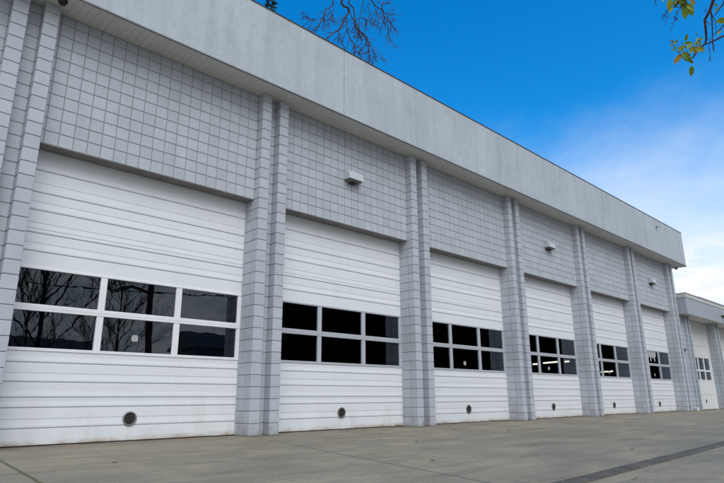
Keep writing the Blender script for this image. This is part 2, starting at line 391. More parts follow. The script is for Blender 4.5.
for n, (xa, ya, xb, yb, Z, lab) in enumerate(((543.5, 363.0, 559, 361.6, 9.6, 'lit strip light seen through the middle lower pane of the fourth door'),
        (533, 364.2, 537.5, 363.9, 9.7, 'short lit strip at the left pane of the fourth door'), (565, 361.6, 569, 361.3, 9.7, 'short lit strip at the right pane of the fourth door'),
        (601, 371.9, 612.5, 371.2, 8.2, 'lit strip light behind the middle pane rail of the fifth door'), (575.5, 361.3, 578, 361.2, 9.7, 'faintest short lit strip at the right edge of the fourth door'))):
    strip_light(onZ(xa, ya, Z), onZ(xb, yb, Z), lab, n)
# added white strips imitating a bright reflection in the sixth door's upper left pane
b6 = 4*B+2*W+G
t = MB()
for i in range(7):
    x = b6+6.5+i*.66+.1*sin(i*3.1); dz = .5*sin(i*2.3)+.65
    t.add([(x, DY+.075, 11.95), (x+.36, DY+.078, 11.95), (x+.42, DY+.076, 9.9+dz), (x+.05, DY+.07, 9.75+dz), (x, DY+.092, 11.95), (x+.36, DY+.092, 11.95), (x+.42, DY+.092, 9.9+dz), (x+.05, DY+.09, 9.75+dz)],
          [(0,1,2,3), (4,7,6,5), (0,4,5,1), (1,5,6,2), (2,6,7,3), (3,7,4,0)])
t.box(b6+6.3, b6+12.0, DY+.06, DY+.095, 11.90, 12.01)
tag(t.build('reflection_strips', WHT), 'ragged white strips imitating a bright reflection in an upper pane of the sixth, farthest ribbed door', 'blind')
# ================================================================== LOWER BUILDING beyond
lo = thing('lower_building', (113.8, 0, 0), 'lower grey block garage with flat white doors beyond the tall garage', 'building')
ox = -113.8
def sh(o, dx=ox): o.location.x = dx*S; return o
z2 = 20.65; z2t = 25.0; xe = 200.
def panel2(*a, **k): return sh(panel(*a, **k))
sh(panel(bx1+.02, 113.78, 0, z2, .4, BLK2, MOR, lo, 'side_wall'))
for k in range(4):
    for q in (0, 1): sh(post(113.8+k*B+q*(W+G), z2, BLK2, MOR, lo))
    sh(panel(113.8+k*B+W, 113.8+k*B+W+G, 0, z2, PY, BLK2, MOR, lo, 'recess_wall'))
for k in range(3):
    x0 = 113.8+k*B+2*W+G; x1 = 113.8+(k+1)*B
    d = MB(); Y = DY
    zc = [.08, 3.3, 6.35, 12.45, 14.8, 17.7, 20.6]
    rows = [(.08, 3.28), (3.3, 6.6), (12.2, 14.79), (14.81, 17.7), (17.72, 20.64)]
    for z0, z1 in rows: d.cbox(x0-.1, x1+.1, Y, Y+.25, z0+.03, z1-.03, .04)
    d.box(x0-.1, x1+.1, Y+.08, Y+.2, .05, 6.6); d.box(x0-.1, x1+.1, Y+.08, Y+.2, 12.2, 20.6)
    do = sh(d.build('garage_door', WHT, lo)); tag(do, 'plain flat white garage door' if k == 0 else None)
    f = MB()
    for z0, z1 in ((6.6, 6.85), (8.75, 9.2), (11.95, 12.2)): f.cbox(x0-.1, x1+.1, Y-.03, Y+.2, z0, z1, .02)
    cw = (x1-x0-1.6)/4
    xs = [x0-.1]+[v for j in range(4) for v in (x0+.8+j*(cw)+.0+(0 if j == 0 else .35), x0+.8+(j+1)*cw-(.35 if j < 3 else 0))]+[x1+.1]
    for j in range(0, 10, 2):
        for z0, z1 in ((6.85, 8.75), (9.2, 11.95)): f.cbox(xs[j], xs[j+1], Y-.02, Y+.2, z0, z1, .02)
    fo = f.build('window_frame', WHT, do)
    for j in range(1, 9, 2):
        for z0, z1 in ((6.83, 8.77), (9.18, 11.97)): MB().box(xs[j]-.02, xs[j+1]+.02, Y+.1, Y+.13, z0, z1).build('window_pane', GLS, do)
    c = MB(); c.cbox(x0+10.4, x0+11.1, Y-.06, Y+.02, 1.5, 2.3, .05); c.build('door_port', PRT, do)
    j_ = MB(); j_.cbox(x1-.25, x1-.02, Y-.3, Y+.1, .02, 20.6, .03); sh(j_.build('door_jamb', WHT, lo)); j_ = MB(); j_.cbox(x0+.02, x0+.25, Y-.3, Y+.1, .02, 20.6, .03); sh(j_.build('door_jamb', WHT, lo))
b = MB(); b.cbox(110.5, xe, -1.77, -1.2, z2, 24.25, .04); b.box(110.53, 111.0, -1.2, 2.5, z2+.01, 24.24); sh(b.build('roof_band', FAS2, lo))
b = MB(); b.cbox(110.42, xe+.1, -1.86, 2.6, 24.25+.002, 25.0, .05); sh(b.build('cap_flashing', CAP2, lo))
b = MB(); b.box(110.5, xe, -1.80, -1.0, z2-.09, z2-.002); sh(b.build('drip_flashing', CAP2, lo))
b = MB(); b.box(111.02, xe, -1.18, 4.5, z2+.02, z2+.2); sh(b.build('soffit', SOF, lo))
b = MB(); x = 111.0                                    # standing-seam roof behind the cap
b.add([(bx1+4.7, 2.6, 24.9), (xe, 2.6, 24.9), (xe, 40, 27.5), (bx1+4.7, 40, 27.5), (bx1+4.7, 2.6, 24.6), (xe, 2.6, 24.6), (xe, 40, 27.2), (bx1+4.7, 40, 27.2)], [(0,1,2,3), (4,7,6,5), (0,4,5,1), (1,5,6,2), (2,6,7,3), (3,7,4,0)])
x = 111.2
while x < xe: b.cbox(x, x+1.1, -1.8, 2.4, 25.01, 25.42, .12); x += 2.1
sh(b.build('seamed_roof', ROF if False else surf('roof_tiles', (.22, .20, .21), .7, .15, 4), lo))
b = MB(); b.box(bx1+.1, 113.7, 2.2, 40, 0, z2); b.box(xe-1, xe, 2.6, 40, 0, z2); b.box(bx1+.1, xe, 39.4, 40.1, 0, z2+6); b.box(178, xe-1.01, .9, 2.2, 0, z2); sh(b.build('outer_wall', BLK2, lo))
b = MB(); b.box(bx1+.6, xe-1.2, 20, 20.3, 0.03, z2); sh(b.build('interior_lining', INT, lo))
# small fittings by the junction
p = onY(679.6, 349, 0); t = thing('hose_bracket', (110.3+1.4, .4, p.z), 'small black bracket on the wall where the two buildings meet', 'bracket')
MB().cbox(-.25, .25, -.1, -.002, -.35, .35, .03).build('plate', BLC, t); MB().tube([(0, -.1, .1), (0, -.45, .1), (0, -.5, .35)], .09, .06, 8).build('hook', BLC, t)
t = MB(); t.tube([(112.4, .39, .6), (112.4, -.05, .6), (112.4, -.2, .5), (112.4, -.25, .12)], .15, .15, 12); t.tube([(112.4, -.25, .25), (112.4, -.25, .02)], .2, .2, 12)
tag(t.build('drain_outlet', WHT), 'short white drain pipe at the foot of the wall between the buildings', 'pipe')
# dark hip roofed building further off
fb = thing('distant_building', (250, 60, 0), 'dark roofed building rising behind the lower garage', 'building')
a = onY(709, 301.5, 60); 
zr = a.z; xr = a.x-250
b = MB(); b.add([(xr, -2, zr-.5), (xr+120, -2, zr-.5), (xr+120, 50, zr-.5), (xr, 50, zr-.5), (xr+24, 12, zr+7.5), (xr+96, 12, zr+7.5), (xr+96, 30, zr+7.5), (xr+24, 30, zr+7.5)], [(0,1,5,4), (1,2,6,5), (2,3,7,6), (3,0,4,7), (4,5,6,7), (3,2,1,0)])
b.build('roof', DKR, fb); MB().box(xr+3, xr+117, 1, 47, 0, zr-.52).build('wall', SID, fb)
for j in range(8): MB().cbox(xr+10+j*13, xr+16+j*13, .8, 1.05, zr-14, zr-6, .05).build('window', BLC, fb)
# ================================================================== GROUND
def ground_mat():
    m, n, nd, lk = nt('apron_concrete'); out = nd.new('ShaderNodeOutputMaterial'); b = nd.new('ShaderNodeBsdfPrincipled'); lk.new(b.outputs[0], out.inputs[0])
    P = nd.new('ShaderNodeNewGeometry').outputs['Position']
    c = (.30, .262, .180)
    def lay(c, sc, st, lo_, hi, amt, colr, det=6, ro=.65):
        x = noise(nd, lk, P, sc, det, ro, st); r = ramp(nd, [(lo_, 0), (hi, amt)]); lk.new(x, r.inputs[0]); return mixc(nd, lk, r.outputs[0], c, colr)
    c = lay(c, .35, (1, 1, 1), .44, .58, .95, (.205, .18, .13))
    c = lay(c, 1.3, (.6, 1, 1), .48, .62, .85, (.42, .352, .225))
    c = lay(c, 2.2, (.3, 1.2, 1), .5, .64, .85, (.155, .138, .105))
    c = lay(c, .8, (1, .22, 1), .52, .66, .5, (.17, .152, .118), 7, .7)
    c = lay(c, 5, (1, 1, 1), .48, .70, .55, (.19, .168, .124))
    c = lay(c, 14, (1, 1, 1), .52, .70, .5, (.42, .365, .255), 6, .7)
    c = lay(c, 38, (1, 1, 1), .46, .64, .4, (.40, .35, .25), 5, .75)
    c = lay(c, 90, (1, 1, 1), .40, .62, .7, (.14, .125, .092), 3)
    c = lay(c, .9, (.25, 1, 1), .57, .68, .7, (.10, .09, .074), 8, .7)
    c = lay(c, 3.4, (1, 1, 1), .64, .69, .65, (.085, .08, .072), 6, .7)
    c = lay(c, 26, (1, 1, 1), .68, .72, .8, (.07, .065, .055), 2)
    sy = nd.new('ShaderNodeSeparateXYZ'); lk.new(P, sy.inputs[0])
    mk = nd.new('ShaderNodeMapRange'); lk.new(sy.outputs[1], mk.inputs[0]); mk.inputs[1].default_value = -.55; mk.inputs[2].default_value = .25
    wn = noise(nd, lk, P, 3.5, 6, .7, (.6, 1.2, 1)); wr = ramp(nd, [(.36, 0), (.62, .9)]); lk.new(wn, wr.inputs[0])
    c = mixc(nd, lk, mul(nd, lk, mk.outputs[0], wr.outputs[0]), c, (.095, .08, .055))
    # joints: two pairs of slanting saw cuts
    def joint(c, ax, ay, bx, by, wd, colr, amt=1., fade=None):
        d = Vector((bx-ax, by-ay)).normalized(); nx, ny = -d.y, d.x
        vm = nd.new('ShaderNodeVectorMath'); vm.operation = 'DOT_PRODUCT'; lk.new(P, vm.inputs[0]); vm.inputs[1].default_value = (nx, ny, 0)
        nz = noise(nd, lk, P, 6, 5, .7); off = mul(nd, lk, mul(nd, lk, nz, .5, 'SUBTRACT'), .05)
        v = mul(nd, lk, mul(nd, lk, vm.outputs['Value'], (nx*ax+ny*ay)*S, 'SUBTRACT'), off, 'ADD')
        v = mul(nd, lk, v, 0, 'ABSOLUTE')
        mr = nd.new('ShaderNodeMapRange'); lk.new(v, mr.inputs[0]); mr.inputs[1].default_value = wd*.5; mr.inputs[2].default_value = wd; mr.inputs[3].default_value = amt; mr.inputs[4].default_value = 0
        return mixc(nd, lk, mr.outputs[0], c, colr)
    ink = (.055, .052, .042); moss = (.10, .115, .03)
    for (a, b_) in (((-.8, -3.3), (-8, -27.6)),): 
        c = joint(c, *a, *b_, .035, (.13, .12, .085), .4); c = joint(c, *a, *b_, .010, ink)
    c = joint(c, 1.4, -5.42, -6.3, -28, .05, (.40, .34, .19), .35); c = joint(c, 1.4, -5.42, -6.3, -28, .010, (.08, .07, .05), .85)
    c = joint(c, -19.2, -5.0, -20.25, -16.6, .03, moss, .75); c = joint(c, -19.2, -5.0, -20.25, -16.6, .010, ink, .7)
    for q in (46., 90., 134., -64.): c = joint(c, q, -3, q-7, -27, .014, ink, .8)
    c = joint(c, -40, -1.2, 40, -1.1, .05, (.12, .10, .07), .0)
    lk.new(c, b.inputs['Base Color']); b.inputs['Roughness'].default_value = .82
    nz = noise(nd, lk, P, 45, 6, .7); bp = nd.new('ShaderNodeBump'); bp.inputs['Strength'].default_value = .5; bp.inputs['Distance'].default_value = .006
    lk.new(nz, bp.inputs['Height']); lk.new(bp.outputs[0], b.inputs['Normal']); return m
g = MB(); g.add([(-3000, -3000, 0), (3000, -3000, 0), (3000, 3000, 0), (-3000, 3000, 0)], [(0, 1, 2, 3)])
tag(g.build('ground', ground_mat()), kind='structure')
# trench drain, slightly skewed to the wall
ta, tb = Vector((-60, -34.15, 0)), Vector((150, -22.6, 0)); td = (tb-ta).normalized(); tn = Vector((-td.y, td.x, 0))
td_o = thing('trench_drain', (-6, -31.2, 0), 'long dark steel trench drain set across the concrete apron', 'drain')
to = Vector((-6, -31.2, 0)); L0, L1 = -56, 160
def strip(o0, o1, z0, z1, nm, m, l0=L0, l1=L1, q=None):
    q = q or MB(); vs = [td*l+tn*o+Vector((0, 0, z)) for l in (l0, l1) for o in (o0, o1) for z in (z0, z1)]
    q.add(vs, [(0,1,3,2), (4,6,7,5), (0,4,5,1), (2,3,7,6), (0,2,6,4), (1,5,7,3)]); return q
strip(-.60, .0, .003, .02, '', None).build('channel', CHN, td_o)
q = strip(-.02, .05, .003, .075, '', None); strip(-.64, -.59, .003, .075, '', None, q=q); strip(.22, .26, .003, .03, '', None, q=q); q.build('edge_rail', STL, td_o)
q = MB(); l = L0
while l < L1: strip(-.58, -.06, .03, .058, '', None, l, l+.085, q); l += .19 if l < 60 else .38
for o in (-.45, -.32, -.18): strip(o-.02, o+.02, .034, .062, '', None, q=q)
gr = q.build('grate', STL, td_o)
# asphalt street behind the camera with kerb
tag(MB().box(-900, 900, -150, -100, .02, .04).build('street', surf('asphalt', (.05, .05, .052), .9, .2, 1, .5, 60)), kind='structure')
# fallen leaves and specks
def leaf(q, p, d, n_, L, wd, fold=.15):
    d = d.normalized(); s_ = d.cross(n_).normalized(); n_ = s_.cross(d)
    pts = [p, p+d*L*.3+s_*wd*.5+n_*fold*L*.3, p+d*L*.7+s_*wd*.42+n_*fold*L*.3, p+d*L, p+d*L*.7-s_*wd*.42+n_*fold*L*.3, p+d*L*.3-s_*wd*.5+n_*fold*L*.3, p+d*L*.35, p+d*L*.7]
    q.add(pts, [(0, 1, 6), (1, 2, 7, 6), (2, 3, 7), (3, 4, 7), (4, 5, 6, 7), (5, 0, 6)])
spots = [(507.0, 430.5), (606, 416.2), (655, 413.3), (413, 442.5), (435, 461), (631, 449.5), (632, 478), (672, 412), (660, 421), (540, 421), (452, 430), (118, 463), (380, 434)]
big = {1: 2.2, 2: 2.2}
for i, (x, y) in enumerate(spots):
    p = onZ(x, y, .03); q = MB()
    for j in range(2 if i in big else 1):
        leaf(q, Vector((random.uniform(-.1, .1), random.uniform(-.1, .1), .02)), Vector((random.uniform(-1, 1), random.uniform(-1, 1), .05)), Vector((0, 0, 1)), .28*big.get(i, 1.), .16*big.get(i, 1.), .4)
    near = {1: 'reddish leaves at the foot of the fourth pair of piers', 2: 'reddish leaves at the foot of the pair of piers before the sixth door'}.get(i, 'tiny dry leaf fallen on the concrete apron')
    tag(q.build('fallen_leaf', LIT, loc=p), near, 'leaf', 'dry leaves on the apron')
# ================================================================== TREES
def wob(a, b, n, amp, rnd):
    pts = []
    for i in range(n+1):
        t = i/n; p = a.lerp(b, t)
        if 0 < i < n: p = p+Vector((rnd.uniform(-1, 1), rnd.uniform(-1, 1), rnd.uniform(-1, 1)))*amp
        pts.append(p)
    return pts
def twigs(q, pts, r, n, L, rnd, depth=1, droop=-.3, side=None):
    for _ in range(n):
        i = rnd.randint(max(0, len(pts)//5), len(pts)-2); p = pts[i].lerp(pts[i+1], rnd.random()); ax = (pts[i+1]-pts[i]).normalized()
        d = (ax*.7+Vector((rnd.uniform(-1, 1), rnd.uniform(-1, 1), rnd.uniform(-1, 1)+droop))*.8).normalized(); l = L*rnd.uniform(.4, 1.1)
        c = [p]; dd = d.copy()
        for k in range(5):
            dd = (dd+Vector((rnd.uniform(-1, 1), rnd.uniform(-1, 1), rnd.uniform(-1, 1)))*.35).normalized(); c.append(c[-1]+dd*l/5)
        q.tube(c, r, r*.45, 4, False)
        if depth > 0: twigs(q, c, r*.65, 3, L*.45, rnd, depth-1, droop)
rnd = random.Random(3)
# --- red-twigged deciduous tree behind the building; twigs droop into view over the roof edge
YT = 66.
def zp(pts, dy=0): return [onY(300+x/6.9, y/6.9, YT+dy+i*.3) for i, (x, y) in enumerate(pts)]
tr = thing('bare_tree', (18, 64, 0), 'leafless tree with red twigs drooping above the roof edge behind the building', 'tree', None)
org = Vector((18, 64, 0))
polys = [([(290, -90), (288, -30), (290, 0), (297, 38), (328, 50), (340, 85), (300, 150), (272, 205), (215, 245), (180, 272), (160, 300)], .50, .18, 0),
 ([(320, -90), (335, -30), (335, 22), (370, 55), (378, 120), (385, 195), (440, 235), (475, 290), (478, 350), (482, 430)], .28, .13, 2),
 ([(440, -80), (435, 0), (425, 60), (405, 175), (425, 225), (470, 288)], .20, .09, 4),
 ([(470, -80), (490, 0), (520, 40), (570, 65), (580, 110), (600, 150), (612, 210), (615, 280)], .30, .07, 5),
 ([(315, 140), (325, 210), (350, 270), (380, 310), (370, 370)], .17, .08, 1),
 ([(235, -80), (230, 0), (225, 35), (175, 65), (155, 130), (125, 180), (110, 225)], .24, .09, -3),
 ([(228, 20), (230, 70), (222, 105), (190, 145)], .12, .06, -2), ([(340, 80), (362, 120), (378, 160), (388, 195)], .14, .1, 0),
 ([(425, 115), (455, 130), (480, 150), (515, 175), (545, 190)], .12, .05, 3), ([(510, 30), (525, 75), (545, 102)], .12, .05, 4),
 ([(480, 330), (510, 365), (560, 405)], .09, .05, 2), ([(375, 300), (400, 330), (425, 350)], .08, .04, 1), ([(150, 130), (110, 140), (75, 130)], .08, .04, -3),
 ([(470, -40), (480, 60), (485, 150)], .1, .05, 5), ([(575, 90), (610, 95), (640, 90)], .08, .04, 5), ([(560, 60), (570, 20), (590, -20)], .1, .06, 5),
 ([(600, 130), (625, 150), (640, 185)], .08, .04, 5), ([(470, 350), (440, 370), (415, 390)], .08, .04, 2), ([(270, 210), (268, 250), (275, 290)], .08, .04, 0)]
lm = MB(); tw = MB()
for pts, ra, rb, dy in polys:
    w_ = [v-org for v in zp(pts, dy)]
    # subdivide with a little crookedness
    c = []
    for a_, b_ in zip(w_[:-1], w_[1:]):
        c.append(a_); c.append(a_.lerp(b_, .5)+Vector((rnd.uniform(-.3, .3), rnd.uniform(-.3, .3), rnd.uniform(-.3, .3))))
    c.append(w_[-1]); lm.tube(c, ra*.85, rb*.85, 6, False)
    ln = sum((c[i+1]-c[i]).length for i in range(len(c)-1))
    vis = c[4:] if len(c) > 9 else c
    twigs(tw, vis, .085, int(4+ln*.55), 5.5, rnd, 1, -.5)
hub = [onY(x, y, YT)-org for x, y in ((180, -60), (250, -45), (318, -30), (345, -14), (372, -26))]
hub = [onY(150, -30, 64)-org]+hub
lm.tube(hub[:1]+hub[1:], 1.3, .5, 8, False)
for p0 in ((290, -90), (320, -90), (440, -80), (470, -80), (235, -80)):
    a_ = onY(300+p0[0]/6.9, p0[1]/6.9, YT)-org; h_ = min(hub[1:], key=lambda v: (v-a_).length); lm.tube(wob(h_, a_, 4, .4, rnd), .35, .3, 6, False)
top = hub[0]
tk = MB(); tk.tube([Vector((0, 0, 0)), Vector((.3, .2, 30)), Vector((-.4, 0, 60)), Vector((top.x*.6, top.y*.6, top.z*.8)), top], 3.4, 1.4, 12); tk.build('trunk', BRK, tr)
for k in range(14):
    an = k*2.4; st = top*(.72+.02*k) if False else Vector((top.x, top.y, top.z*(.9+.012*k))); en = st+Vector((cos(an)*rnd.uniform(14, 26) * (1 if cos(an) < 0 else .5), abs(sin(an))*20+4, rnd.uniform(18, 40)))
    c = wob(st, en, 7, 1.2, rnd); lm.tube(c, .9, .2, 6, False); twigs(tw, c, .12, 10, 9, rnd, 1, .3)
lm.build('limbs', BRK, tr); tw.build('twigs', BRK, tr)
# --- conifer whose tip shows over the roof edge
tip = onY(271.3, -7, 80)
def conifer(loc, H, rad, label, n=900, group=None, proto=[None]):
    t = thing('conifer_tree', loc, label, 'tree', group)
    MB().tube([(0, 0, 0), (0, 0, H*.5), (0, 0, H*.97)], H*.018, .05, 8).build('trunk', BRD, t)
    q = MB(); rn = random.Random(int(H*10))
    for i in range(n):
        h = 1-rn.random()**.75*.93; rr = rad*(1-h)**.8*(rn.random()**.4)*(1+.25*sin(h*60)); a_ = rn.random()*2*pi
        p = Vector((rr*cos(a_), rr*sin(a_), h*H)); d = Vector((cos(a_), sin(a_), rn.uniform(-.5, .2))); sz = rad*rn.uniform(.12, .3)
        s_ = d.cross(Vector((0, 0, 1))).normalized(); 
        q.add([p, p+d*sz*.6+s_*sz*.3, p+d*sz*1.4, p+d*sz*.6-s_*sz*.3], [(0, 1, 2, 3)])
    q.build('crown', NDL, t); return t
cf = conifer((tip.x, 80, 0), tip.z, 5.5, 'green conifer whose narrow tip just shows over the roof edge', 2600)
bpy.data.objects[cf.children[1].name].data.materials[0] = leafmat('conifer_green', [(0, (.05, .07, .015)), (1, (.18, .17, .04))])
def vmir_(x, y, Yv): p = onY(x, y, 2*DY+Yv); return Vector((p.x, -Yv, p.z))
# --- madrone to the right of the camera, one branch hangs into the top right corner
mv = vmir_(149, 320, 47.); md = Vector((mv.x, -47, 0)); mt = thing('madrone_tree', md, 'madrone branch with green leaves hanging into the top right corner', 'tree')
D0 = 34.
def mp(pts, dd=0): return [atd(604+x/6.033, y/6.033, D0+dd+.1*i)-md for i, (x, y) in enumerate(pts)]
mb = MB()
MP = [([(760, -260), (700, -90), (660, 0), (640, 60), (608, 120), (614, 180), (618, 230), (612, 262), (560, 312), (535, 350)], .085, .035, 0),
 ([(640, 50), (650, 100), (654, 170), (655, 245), (662, 310)], .04, .018, 0), ([(900, 150), (790, 190), (724, 215), (680, 238), (650, 252), (615, 268)], .065, .03, .3),
 ([(850, 70), (760, 125), (724, 150), (690, 188), (660, 210)], .045, .02, .6), ([(760, -160), (735, -20), (715, 30), (668, 95)], .04, .02, .2), ([(650, 85), (668, 120), (678, 190)], .025, .012, 0),
 ([(535, 350), (500, 345), (465, 328), (430, 305), (410, 252)], .028, .012, 0), ([(520, 345), (500, 310), (492, 270)], .018, .01, 0), ([(540, 340), (555, 290), (572, 240), (576, 225)], .018, .008, 0),
 ([(600, -200), (520, -100), (470, -60), (440, 30), (400, 60)], .05, .02, -.5), ([(470, -60), (500, -10), (470, 40), (440, 45), (415, 15), (395, -5)], .035, .015, -.4), ([(618, 130), (645, 150)], .02, .012, 0),
 ([(612, 55), (608, 75), (625, 40)], .012, .008, 0)]
for pts, ra, rb, dd in MP: mb.tube(mp(pts, dd), ra, rb, 7, False)
tas = MB()
for pts in ([(390, 10), (385, 50), (378, 100), (368, 150)], [(470, 40), (440, 70), (425, 120), (400, 185)], [(640, 230), (632, 280), (640, 330), (642, 368)], [(318, -20), (312, 0), (308, 20)], [(592, 285), (588, 312)], [(655, 240), (662, 305)], [(382, 60), (365, 85), (350, 110)], [(425, 100), (440, 115)]):
    c = mp(pts); mb.tube(c, .014, .007, 4, False)
    for i in range(26):
        k = rnd.randint(0, len(c)-2); p = c[k].lerp(c[k+1], rnd.random()); d = Vector((rnd.uniform(-1, 1), rnd.uniform(-1, 1), rnd.uniform(-1.5, .2))).normalized()*rnd.uniform(.06, .2); tas.tube([p, p+d], .010, .006, 3, False)
toC = (CAM-atd(690, 40, D0)).normalized()
lf = MB()
LV = [(418, 268, 26, 35, .0), (395, 276, 22, 15, .0), (403, 300, 18, -10, 0), (445, 292, 44, 10, 0), (492, 250, 36, 85, 0), (500, 295, 36, 50, 0), (466, 325, 62, -125, 0), (478, 350, 46, -20, 0), (512, 370, 30, -10, 0), (530, 395, 52, -88, 0), (558, 218, 18, 110, 0),
      (572, 240, 24, 5, 0), (556, 252, 18, -60, 0), (672, 130, 66, 5, 0), (498, 10, 84, -95, 0), (512, 20, 70, -80, 0), (480, 0, 50, -80, 0), (450, -20, 50, -100, 0), (455, -10, 52, -60, 0), (520, -15, 46, -70, 0), (395, -10, 60, -85, 0), (530, 0, 30, -60, 0), (350, -10, 22, -80, 1), (518, 325, 34, 65, 1), (430, 262, 24, 60, 0), (510, 300, 40, 20, 0), (440, -10, 45, -120, 0)]
for x, y, L, a_, red in LV:
    p = atd(604+x/6.033, y/6.033, D0)-md; d = rt*cos(R(a_))+up*sin(R(a_))+fw*rnd.uniform(-.4, .4); n_ = (toC+Vector((rnd.uniform(-.5, .5), rnd.uniform(-.5, .5), rnd.uniform(-.2, .6)))).normalized()
    leaf(lf, p, d, n_, L/6.033/F*D0*1.05, L/6.033/F*D0*.46, .12)
for x, y, n_, sp in ((470, -5, 14, 75), (500, 300, 9, 45), (575, 240, 4, 22), (420, 268, 3, 22), (690, 40, 3, 30), (690, 190, 2, 20)):
    for i in range(n_):
        p = atd(604+(x+rnd.uniform(-sp, sp))/6.033, y/6.033+rnd.uniform(-sp, sp*.7)/6.033, D0+rnd.uniform(-.6, .6))-md; a_ = R(rnd.uniform(-150, 30)); L = rnd.uniform(30, 58) if n_ > 4 else rnd.uniform(20, 32)
        d = rt*cos(a_)+up*sin(a_)+fw*rnd.uniform(-.7, .7); leaf(lf, p, d, (toC+Vector((rnd.uniform(-.9, .9), rnd.uniform(-.9, .9), rnd.uniform(-.2, .9)))).normalized(), L/6.033/F*D0, L/6.033/F*D0*.44, .2)
        mb.tube([p-d*.12+up*.06, p], .012, .008, 4, False)
# off-frame structure of the tree
tk = MB(); tk.tube([Vector((0, 0, 0)), Vector((.5, .3, 9)), Vector((-.5, 1, 18)), Vector((-1, 2, 27)), Vector((0, 3, 36))], .62, .42, 12); tk.build('trunk', MBK, mt)
for e in (mp([(760, -260)])[0], mp([(900, 150)], .3)[0], mp([(850, 70)], .6)[0], mp([(760, -160)], .2)[0], mp([(600, -200)], -.5)[0]):
    st = Vector((-1, 2, 25)); far = max((Vector((-1, 2, z)) for z in (20, 24, 28)), key=lambda v: -(v-e).length); mid = far.lerp(e, .55)+(-fw*3)+rt*1.0
    mb.tube([far, far.lerp(mid, .5)+Vector((0, 0, 1)), mid, mid.lerp(e, .5), e], .22, .06, 7, False)
for k in range(16):
    an = rnd.uniform(-2.2, .6); en = Vector((cos(an)*rnd.uniform(5, 12)+8, sin(an)*rnd.uniform(5, 12)-3, rnd.uniform(28, 46))); st = Vector((-.5, 2.2, rnd.uniform(22, 34)))
    c = wob(st, en, 6, .6, rnd); mb.tube(c, .24, .06, 6, False)
    for i in range(26):
        j = rnd.randint(2, 5); p = c[j].lerp(c[j+1], rnd.random())+Vector((rnd.uniform(-1, 1), rnd.uniform(-1, 1), rnd.uniform(-1, 1)))*1.4
        leaf(lf, p, Vector((rnd.uniform(-1, 1), rnd.uniform(-1, 1), rnd.uniform(-1, .4))), Vector((rnd.uniform(-1, 1), rnd.uniform(-1, 1), 1)), .4, .17)
mb.build('limbs', MBK, mt); tas.build('seed_tassels', MBK, mt); lf.build('leaves', LEF, mt)
tag(MB().tube([(md.x, -47, -.2), (md.x, -47, .25)], 5, 4.8, 24).build('planting_bed', ASP), 'round bed of soil at the foot of the madrone', 'planting bed')
# --- what the panes mirror: bare trees, pole and wires, evergreens, a house across the street
def vmir(x, y, Yv): p = onY(x, y, 2*DY+Yv); return Vector((p.x, -Yv, p.z))
def bare_proto(seed, H):
    rn = random.Random(seed); t = thing('roadside_tree', (0, 0, 0), 'x', 'tree', 'leafless trees mirrored in the nearest panes')
    tk = MB(); tk.tube([Vector((0, 0, 0)), Vector((.3, 0, H*.3)), Vector((-.2, .3, H*.55)), Vector((.2, 0, H*.9))], H*.011, H*.003, 8); tk.build('trunk', BRD, t)
    q = MB()
    def br(p, d, L, r, dep):
        c = [p]; dd = d
        for k in range(4):
            dd = (dd+Vector((rn.uniform(-1, 1), rn.uniform(-1, 1), rn.uniform(-.6, 1)))*.2).normalized(); c.append(c[-1]+dd*L/4)
        q.tube(c, r, r*.4, 3, False)
        if dep:
            for k in range(4 if dep > 1 else 5):
                b_ = c[rn.randint(1, 4)]; br(b_, (dd+Vector((rn.uniform(-1, 1), rn.uniform(-1, 1), rn.uniform(-.4, .9)))*.7).normalized(), L*rn.uniform(.45, .7), r*.55, dep-1)
    for k in range(13):
        z = H*(.2+.6*k/13); a_ = k*2.4; br(Vector((0, 0, z)), Vector((cos(a_), sin(a_), 1.1)).normalized(), H*.36*(1-.45*k/13), H*.0045, 3)
    q.build('crown', BRD, t); return t
pa = bare_proto(5, 66); pb = bare_proto(9, 60)
lab = ['leafless tree mirrored at the left edge of the nearest door', 'leafless tree mirrored in the middle pane of the nearest door', 'leafless tree mirrored left of the utility pole', 'leafless tree mirrored in the right pane of the nearest door', 'leafless shade tree mirrored beside the house roof']
for i, (px, sc, Yv, src) in enumerate(((38, 1.15, 150, pa), (118, .95, 185, pb), (92, .62, 200, pa), (205, .62, 230, pb), (25, .8, 170, pb))):
    t = src if (i == 0 or i == 1) else copy_tree(src); v = vmir(px, 340, Yv); t.location = Vector((v.x, v.y, 0))*S; t.scale = (sc,)*3; t.rotation_euler.z = i*1.3; t['label'] = lab[i]
v = vmir(262, 320, 100); po = thing('utility_pole', (v.x, v.y, 0), 'wooden utility pole mirrored in the middle panes of the nearest door', 'pole')
MB().tube([(0, 0, 0), (0, 0, 62)], .95, .7, 10).build('post', WOD, po)
ca_ = MB()
ca_.cbox(-6, 6, -.4, .4, 56, 57, .05); ca_.cbox(-5, 5, -.4, .4, 50, 50.8, .05); ca_.build('cross_arm', WOD, po)
for i, (z, y_) in enumerate(((57.4, -.2), (50.9, .0), (44.5, 0), (38.5, 0), (33.5, 0))):
    w_ = MB()
    for sgn in (-1, 1):
        pts = [Vector((v.x+sgn*s_*26, v.y+y_, z-9*(s_/6)*(1-s_/6)*2.0)) for s_ in [k*.5 for k in range(13)]]; w_.tube(pts, .14, .14, 5, False)
    tag(w_.build('overhead_wire', BLC), ['topmost', 'second', 'third', 'fourth', 'lowest'][i]+' black overhead wire on the mirrored utility pole', 'wire', 'overhead wires across the street')
ev = None; rn = random.Random(12)
